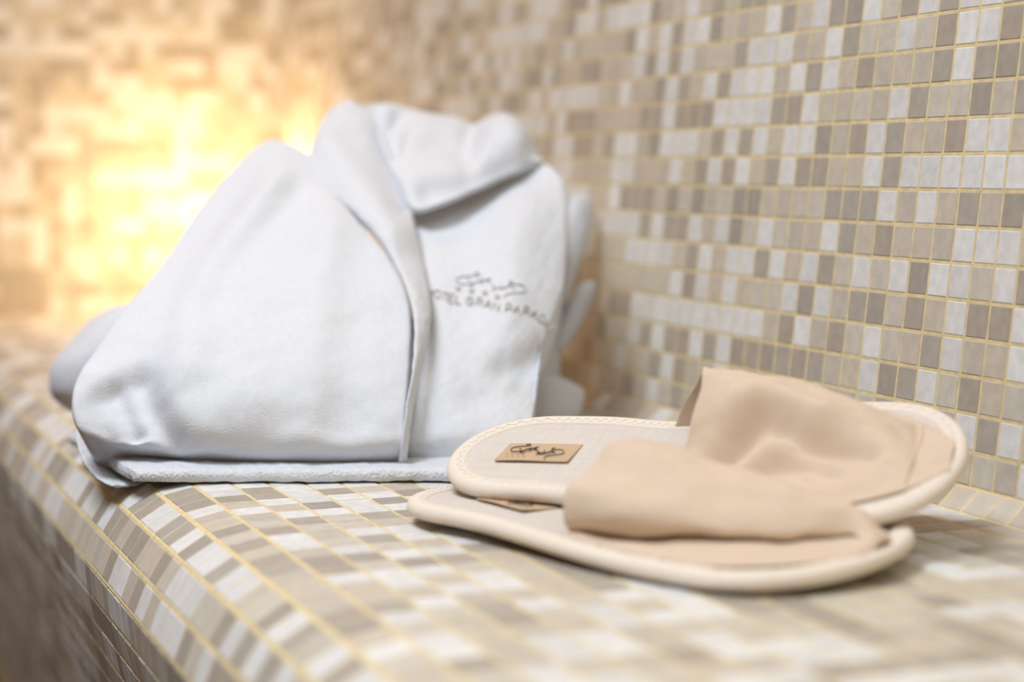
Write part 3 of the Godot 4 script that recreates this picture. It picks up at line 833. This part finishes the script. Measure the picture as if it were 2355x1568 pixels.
const HEM_CURL := {
	"l": [Vector3(-24.55, -0.33, 40.80), Vector3(-26.53, -0.11, 41.37), Vector3(-28.89, 0.48, 41.72), Vector3(-31.55, 1.26, 41.71), Vector3(-33.68, 1.84, 41.50)],
	"r": [Vector3(-25.78, -0.47, 37.96), Vector3(-29.92, -0.73, 37.55), Vector3(-33.25, -0.50, 37.18), Vector3(-36.24, -0.04, 36.97), Vector3(-38.44, 0.70, 36.89)],
	"m": [Vector3(-0.3, -0.1, -0.1), Vector3(-1.5, -0.1, -0.6), Vector3(-1.6, 0, -0.6)],
}
const GLYPHS := {
	"H": [[Vector2(0.1, 0), Vector2(0.1, 1)], [Vector2(0.9, 0), Vector2(0.9, 1)], [Vector2(0.1, 0.5), Vector2(0.9, 0.5)]],
	"O": [[Vector2(0.5, 0), Vector2(0.15, 0.15), Vector2(0.02, 0.5), Vector2(0.15, 0.85), Vector2(0.5, 1), Vector2(0.85, 0.85), Vector2(0.98, 0.5), Vector2(0.85, 0.15), Vector2(0.5, 0)]],
	"T": [[Vector2(0, 1), Vector2(1, 1)], [Vector2(0.5, 1), Vector2(0.5, 0)]],
	"E": [[Vector2(0.9, 1), Vector2(0.1, 1), Vector2(0.1, 0), Vector2(0.9, 0)], [Vector2(0.1, 0.5), Vector2(0.75, 0.5)]],
	"L": [[Vector2(0.15, 1), Vector2(0.15, 0), Vector2(0.9, 0)]],
	"G": [[Vector2(0.93, 0.8), Vector2(0.55, 1), Vector2(0.15, 0.85), Vector2(0.02, 0.5), Vector2(0.15, 0.15), Vector2(0.55, 0), Vector2(0.93, 0.15), Vector2(0.95, 0.48), Vector2(0.6, 0.48)]],
	"R": [[Vector2(0.1, 0), Vector2(0.1, 1), Vector2(0.7, 1), Vector2(0.9, 0.75), Vector2(0.7, 0.5), Vector2(0.1, 0.5)], [Vector2(0.5, 0.5), Vector2(0.95, 0)]],
	"A": [[Vector2(0, 0), Vector2(0.5, 1), Vector2(1, 0)], [Vector2(0.2, 0.35), Vector2(0.8, 0.35)]],
	"N": [[Vector2(0.08, 0), Vector2(0.08, 1), Vector2(0.92, 0), Vector2(0.92, 1)]],
	"P": [[Vector2(0.1, 0), Vector2(0.1, 1), Vector2(0.7, 1), Vector2(0.92, 0.73), Vector2(0.7, 0.45), Vector2(0.1, 0.45)]],
	"D": [[Vector2(0.1, 0), Vector2(0.1, 1), Vector2(0.6, 1), Vector2(0.95, 0.65), Vector2(0.95, 0.35), Vector2(0.6, 0), Vector2(0.1, 0)]],
	"I": [[Vector2(0.5, 0), Vector2(0.5, 1)]],
	"S": [[Vector2(0.92, 0.85), Vector2(0.5, 1), Vector2(0.1, 0.78), Vector2(0.5, 0.5), Vector2(0.92, 0.25), Vector2(0.5, 0), Vector2(0.08, 0.15)]],
}

# a raised line of thread or ink: a low three-sided ridge along the points
func stroke(st: SurfaceTool, line: Array, width: float, place: Callable, n: Vector3, taper := false):
	var pts := []
	var c := []
	for q in line:
		c.append(Vector3(q.x, q.y, 0))
	var steps := (line.size() - 1) * (1 if line.size() == 2 else 3)
	for i in steps + 1:
		var v := smooth(c, float(i) / steps)
		pts.append(Vector2(v.x, v.y))
	var rows := []
	for i in pts.size():
		var d: Vector2 = (pts[mini(i + 1, pts.size() - 1)] - pts[maxi(i - 1, 0)]).normalized().orthogonal() * width * 0.5
		if i == 0 or i == pts.size() - 1:
			d *= 0.7
		var a: Vector3 = place.call(pts[i] - d)
		var b: Vector3 = place.call(pts[i] + d)
		rows.append([a - n * 0.0012, (a + b) * 0.5 + n * 0.0004, b - n * 0.0012])
	for i in rows.size() - 1:
		for k in 2:
			var q := [rows[i][k], rows[i][k + 1], rows[i + 1][k + 1], rows[i + 1][k]]
			for e in [0, 1, 2, 0, 2, 3]:
				st.add_vertex(q[e])

func star(st: SurfaceTool, at: Vector2, r: float, place: Callable):
	var c: Vector3 = place.call(at)
	var ring := []
	for i in 10:
		ring.append(place.call(at + Vector2.from_angle(PI / 2 - i * PI / 5) * (r if i % 2 == 0 else r * 0.45)))
	for i in 10:
		for v in [c, ring[i], ring[(i + 1) % 10]]:
			st.add_vertex(v)

# ------------------------------------------------------------------ slippers (local axes: x from heel to toe, y up, z towards the near side; in tile pitches)
const FRONT_POSE := [0.4711, 0.0067, 0.0695, Vector3(-4.0232, 0.445, 13.2779), 2.40, 3.5155, 0.5, 0.74, 0.0694, 0.0]
const REAR_POSE := [0.738, 0.0484, 0.3363, Vector3(-4.2887, 1.4234, 12.6052), 2.1319, 3.106, 0.8, 1.0, 0.0, 0.95]
const LENGTH := 13.6
var twist := 0.0

func bent(p: Vector3) -> Vector3:   # the front slipper's heel lies flatter than its toe
	var u := clampf((p.x - 2.0) / 9.0, 0.0, 1.0)
	return Vector3(p.x, p.y + p.z * twist * (1.0 - u * u * (3.0 - 2.0 * u)), p.z)

func half_width(x: float, heel: float, ball: float) -> float:
	var s := x / LENGTH
	var e := sqrt(maxf(0.0, 1.0 - pow(clampf((0.17 - s) / 0.17, 0, 1), 2.2))) * sqrt(maxf(0.0, 1.0 - pow(clampf((s - 0.80) / 0.20, 0, 1), 2.3)))
	var q := clampf((s - 0.15) / 0.55, 0, 1)
	return (heel + (ball - heel) * q * q * (3 - 2 * q)) * e

func rim(x: float, side: int, pose: Array) -> float:   # half width towards the near (1) or far (-1) side, each with its waist
	var w := half_width(x, pose[4], pose[5])
	if side == 1:
		return w - pose[9] * exp(-pow((x - 8.1) / 2.0, 2.0))
	return w * lerpf(1.0, pose[7], sin(PI * clampf(x / LENGTH, 0, 1))) - pose[6] * exp(-pow((x - 6.2) / 1.9, 2.0))

func outline(pose: Array, inset := 0.0) -> Array:   # points of the sole's rim, in order; inset draws it in
	var pts := []
	var n := 64
	for side in [1, -1]:
		for i in n:
			var t: float = float(i) / n if side == 1 else 1.0 - float(i) / n
			var x := LENGTH * (0.5 - 0.5 * cos(PI * t))
			var w := rim(x, side, pose)
			pts.append(Vector2(x, side * w))
	if inset == 0.0:
		return pts
	var out := []
	for i in pts.size():
		var d: Vector2 = pts[(i + 1) % pts.size()] - pts[(i + pts.size() - 1) % pts.size()]
		out.append(pts[i] + Vector2(-d.y, d.x).normalized() * inset * in_sign(d, pts[i]))
	return out

func in_sign(d: Vector2, p: Vector2) -> float:
	return 1.0 if Vector2(-d.y, d.x).dot(Vector2(LENGTH * 0.5, 0) - p) > 0.0 else -1.0

func lid(ring: Array, y: float, up: bool) -> ArrayMesh:
	var n := ring.size()
	var g := []
	var half := n / 2
	for i in range(0, half + 1):
		var a: Vector2 = ring[i % n]
		var b: Vector2 = ring[(n - i) % n]
		var row := PackedVector3Array()
		for j in 9:
			var q := a.lerp(b, j / 8.0)
			row.append(bent(Vector3(q.x, y, q.y)) * P)
		g.append(row)
	return grid_mesh(g, false, Vector3.UP if up else Vector3.DOWN)

func slipper(called: String, pose: Array, upper: Dictionary, rear: bool, label: String):
	var t := thing(called, label, "slipper", pose[3] * P, "")
	twist = pose[8]
	t.basis = Basis(Vector3.UP, pose[0]) * Basis(Vector3.BACK, pose[1]) * Basis(Vector3.RIGHT, pose[2])
	# sole
	var sole := []
	for q in [[0.35, -0.15], [0.12, -0.13], [0.08, 0.0], [0.12, 0.11], [0.4, 0.13]]:
		var row := PackedVector3Array()
		for p in outline(pose, q[0]):
			row.append(bent(Vector3(p.x, q[1], p.y)) * P)
		sole.append(row)
	part("sole", grid_mesh(sole, true), mats.sole, t)
	part("sole_bottom", lid(outline(pose, 0.33), -0.15, false), mats.sole, t)
	part("insole", lid(outline(pose, 0.3), 0.165, true), mats.insole, t)
	# binding tape round the rim
	var tape := []
	for q in [[0.50, 0.16], [0.49, 0.20], [0.38, 0.230], [0.22, 0.24], [0.08, 0.205], [0.0, 0.11], [-0.03, 0.0], [0.0, -0.10], [0.1, -0.165], [0.3, -0.185], [0.4, -0.17]]:
		var row := PackedVector3Array()
		for p in outline(pose, q[0]):
			row.append(bent(Vector3(p.x, q[1], p.y)) * P)
		tape.append(row)
	part("binding", grid_mesh(tape, true), mats.binding, t)
	# zigzag stitches along the tape
	var zig := SurfaceTool.new()
	zig.begin(Mesh.PRIMITIVE_TRIANGLES)
	var inner := outline(pose, 0.40)
	var outer := outline(pose, 0.27)
	var acc := 0.0
	var prev: Vector3
	var flip := false
	for i in inner.size() + 1:
		var k := i % inner.size()
		var nx := (k + 1) % inner.size()
		var seg: float = inner[k].distance_to(inner[nx])
		var steps := maxi(1, int(seg / 0.11))
		for s in steps:
			var f := float(s) / steps
			var q: Vector2 = (inner if flip else outer)[k].lerp((inner if flip else outer)[nx], f)
			var p := bent(Vector3(q.x, 0.232 if flip else 0.247, q.y)) * P
			flip = not flip
			if i > 0 or s > 0:
				rod(zig, prev, p, 0.00022)
			prev = p
	zig.generate_normals()
	var zz := part("stitching", zig.commit(), mats.stitch, t)
	zz.set_meta("label", "off-white zigzag stitching")
	# upper
	var g := []
	var xs: Array = upper.x
	var rows: Array = upper.rows
	var n := 64
	var m := 64
	var nz := FastNoiseLite.new()
	nz.seed = 40 + int(rear)
	nz.frequency = 0.55
	nz.fractal_octaves = 3
	var ct := []
	for j in m + 1:
		var line := []
		for r in rows.size():
			var c := []
			for q in rows[r]:
				c.append(Vector3(q.x, q.y, 0))
			var v := smooth(c, float(j) / m)
			line.append(Vector3(xs[r], v.y, v.x))
		ct.append(line)
	for i in n + 1:
		var row := PackedVector3Array()
		for j in m + 1:
			var f := float(i) / n
			var p := smooth(ct[j], f)
			var lip: Array = upper.lip
			var lc := []
			for q in lip:
				lc.append(Vector3(q, 0, 0))
			p.x += smooth(lc, float(j) / m).x * pow(1.0 - f, 1.5)
			var d := 0.0
			for c in upper.dents:
				var far := to_line(p, c[2], Vector3.UP)
				if far < c[1] * 2.6:
					d += c[0] * exp(-pow(far / c[1], 2.0))
			d += 0.16 * nz.get_noise_3d(p.x * 0.7, p.y, p.z * 1.3)
			var e := minf(1.0, minf(float(j), float(m - j)) / 8.0)
			p.y = maxf(p.y + d * e, 0.23)
			p.x += upper.skew * p.z * f * f
			p.z = clampf(p.z, -maxf(rim(p.x, -1, pose) - 0.38, 0.05), maxf(rim(p.x, 1, pose) - 0.38, 0.05))
			row.append(bent(p))
		g.append(row)
	var grid := thick(g, 0.06)
	part("upper", grid_mesh(grid, true), mats.linen, t)
	# the stitched seam across the toe
	var seam := SurfaceTool.new()
	seam.begin(Mesh.PRIMITIVE_TRIANGLES)
	var cross := int(n * float(upper.seam))
	for j in range(5, m - 5):
		rod(seam, (g[cross][j] + Vector3(0, 0.03, 0)) * P, (g[cross][j + 1] + Vector3(0, 0.03, 0)) * P, 0.0007)
	seam.generate_normals()
	part("toe_seam", seam.commit(), mats.linen, t)
	# heel label with its print
	var lx: Vector2 = upper.label[0]
	var la: float = upper.label[1]
	var ex := Vector2(2.10, 0).rotated(la)
	var ey := Vector2(0, 1.06).rotated(la)
	var curl: float = upper.label[2]
	var o := lx - (ex + ey) * 0.5
	var place := func(q: Vector2) -> Vector3:
		var p := o + ex * q.x + ey * q.y
		var h := 0.185 + 0.035 * q.y * (1.0 + 0.6 * sin(q.x * 5.0)) + curl * pow(q.y, 2.0) * (0.2 + q.x * q.x)
		return bent(Vector3(p.x, h, p.y)) * P
	var top := []
	for i in 13:
		var row := PackedVector3Array()
		for j in 9:
			row.append(place.call(Vector2(1.0 - i / 12.0, j / 8.0)) / P)
		top.append(row)
	var tag := part("heel_label", grid_mesh(thick(top, 0.03), true), mats.tag, t)
	tag.set_meta("label", "tan woven label with black lizards")
	var ink := SurfaceTool.new()
	ink.begin(Mesh.PRIMITIVE_TRIANGLES)
	var over := func(q: Vector2) -> Vector3:
		return place.call(q) + Vector3(0, 0.0016, 0)
	var over_uv := func(q: Vector2) -> Vector3:
		return over.call(Vector2(q.x, q.y * 2.0))
	for s in EMBLEM:
		var line := []
		for q in s[1]:
			line.append(Vector2(q.x, q.y * 0.5))
		stroke(ink, line, s[0] * (1.7 if s[0] > 0.01 else 1.1), over_uv, Vector3(0, 0.4, 0))
	ink.generate_normals()
	part("printed_emblem", ink.commit(), mats.ink, tag)
	for q in STARS:
		var si := SurfaceTool.new()
		si.begin(Mesh.PRIMITIVE_TRIANGLES)
		star(si, Vector2(q.x, q.y * 0.5), 0.02, over_uv)
		si.generate_normals()
		part("printed_star", si.commit(), mats.ink, tag)

# gives a sheet (rows of points in pitches) thickness: each row becomes a ring round both faces
func thick(g: Array, by: float) -> Array:
	var out := []
	for i in g.size():
		var me: PackedVector3Array = g[i]
		var up: PackedVector3Array = g[maxi(i - 1, 0)]
		var dn: PackedVector3Array = g[mini(i + 1, g.size() - 1)]
		var ring := PackedVector3Array()
		var under := PackedVector3Array()
		for j in me.size():
			var nn := (me[mini(j + 1, me.size() - 1)] - me[maxi(j - 1, 0)]).cross(dn[j] - up[j]).normalized()
			ring.append((me[j] + nn * by * 0.5) * P)
			under.append((me[j] - nn * by * 0.5) * P)
		under.reverse()
		ring.append_array(under)
		out.append(ring)
	# close the two open ends
	var a := PackedVector3Array()
	var b := PackedVector3Array()
	for j in out[0].size():
		var k: int = out[0].size() - 1 - j
		a.append((out[0][j] + out[0][k]) * 0.5)
		b.append((out[-1][j] + out[-1][k]) * 0.5)
	out.push_front(a)
	out.append(b)
	return out

func rod(st: SurfaceTool, a: Vector3, b: Vector3, r: float):
	var d := (b - a).normalized()
	var s := d.cross(Vector3.UP).normalized() * r
	var u := s.cross(d).normalized() * r
	var ring := [s, u, -s, -u]
	for k in 4:
		var q := [a + ring[k], a + ring[(k + 1) % 4], b + ring[(k + 1) % 4], b + ring[k]]
		for e in [0, 1, 2, 0, 2, 3]:
			st.add_vertex(q[e])
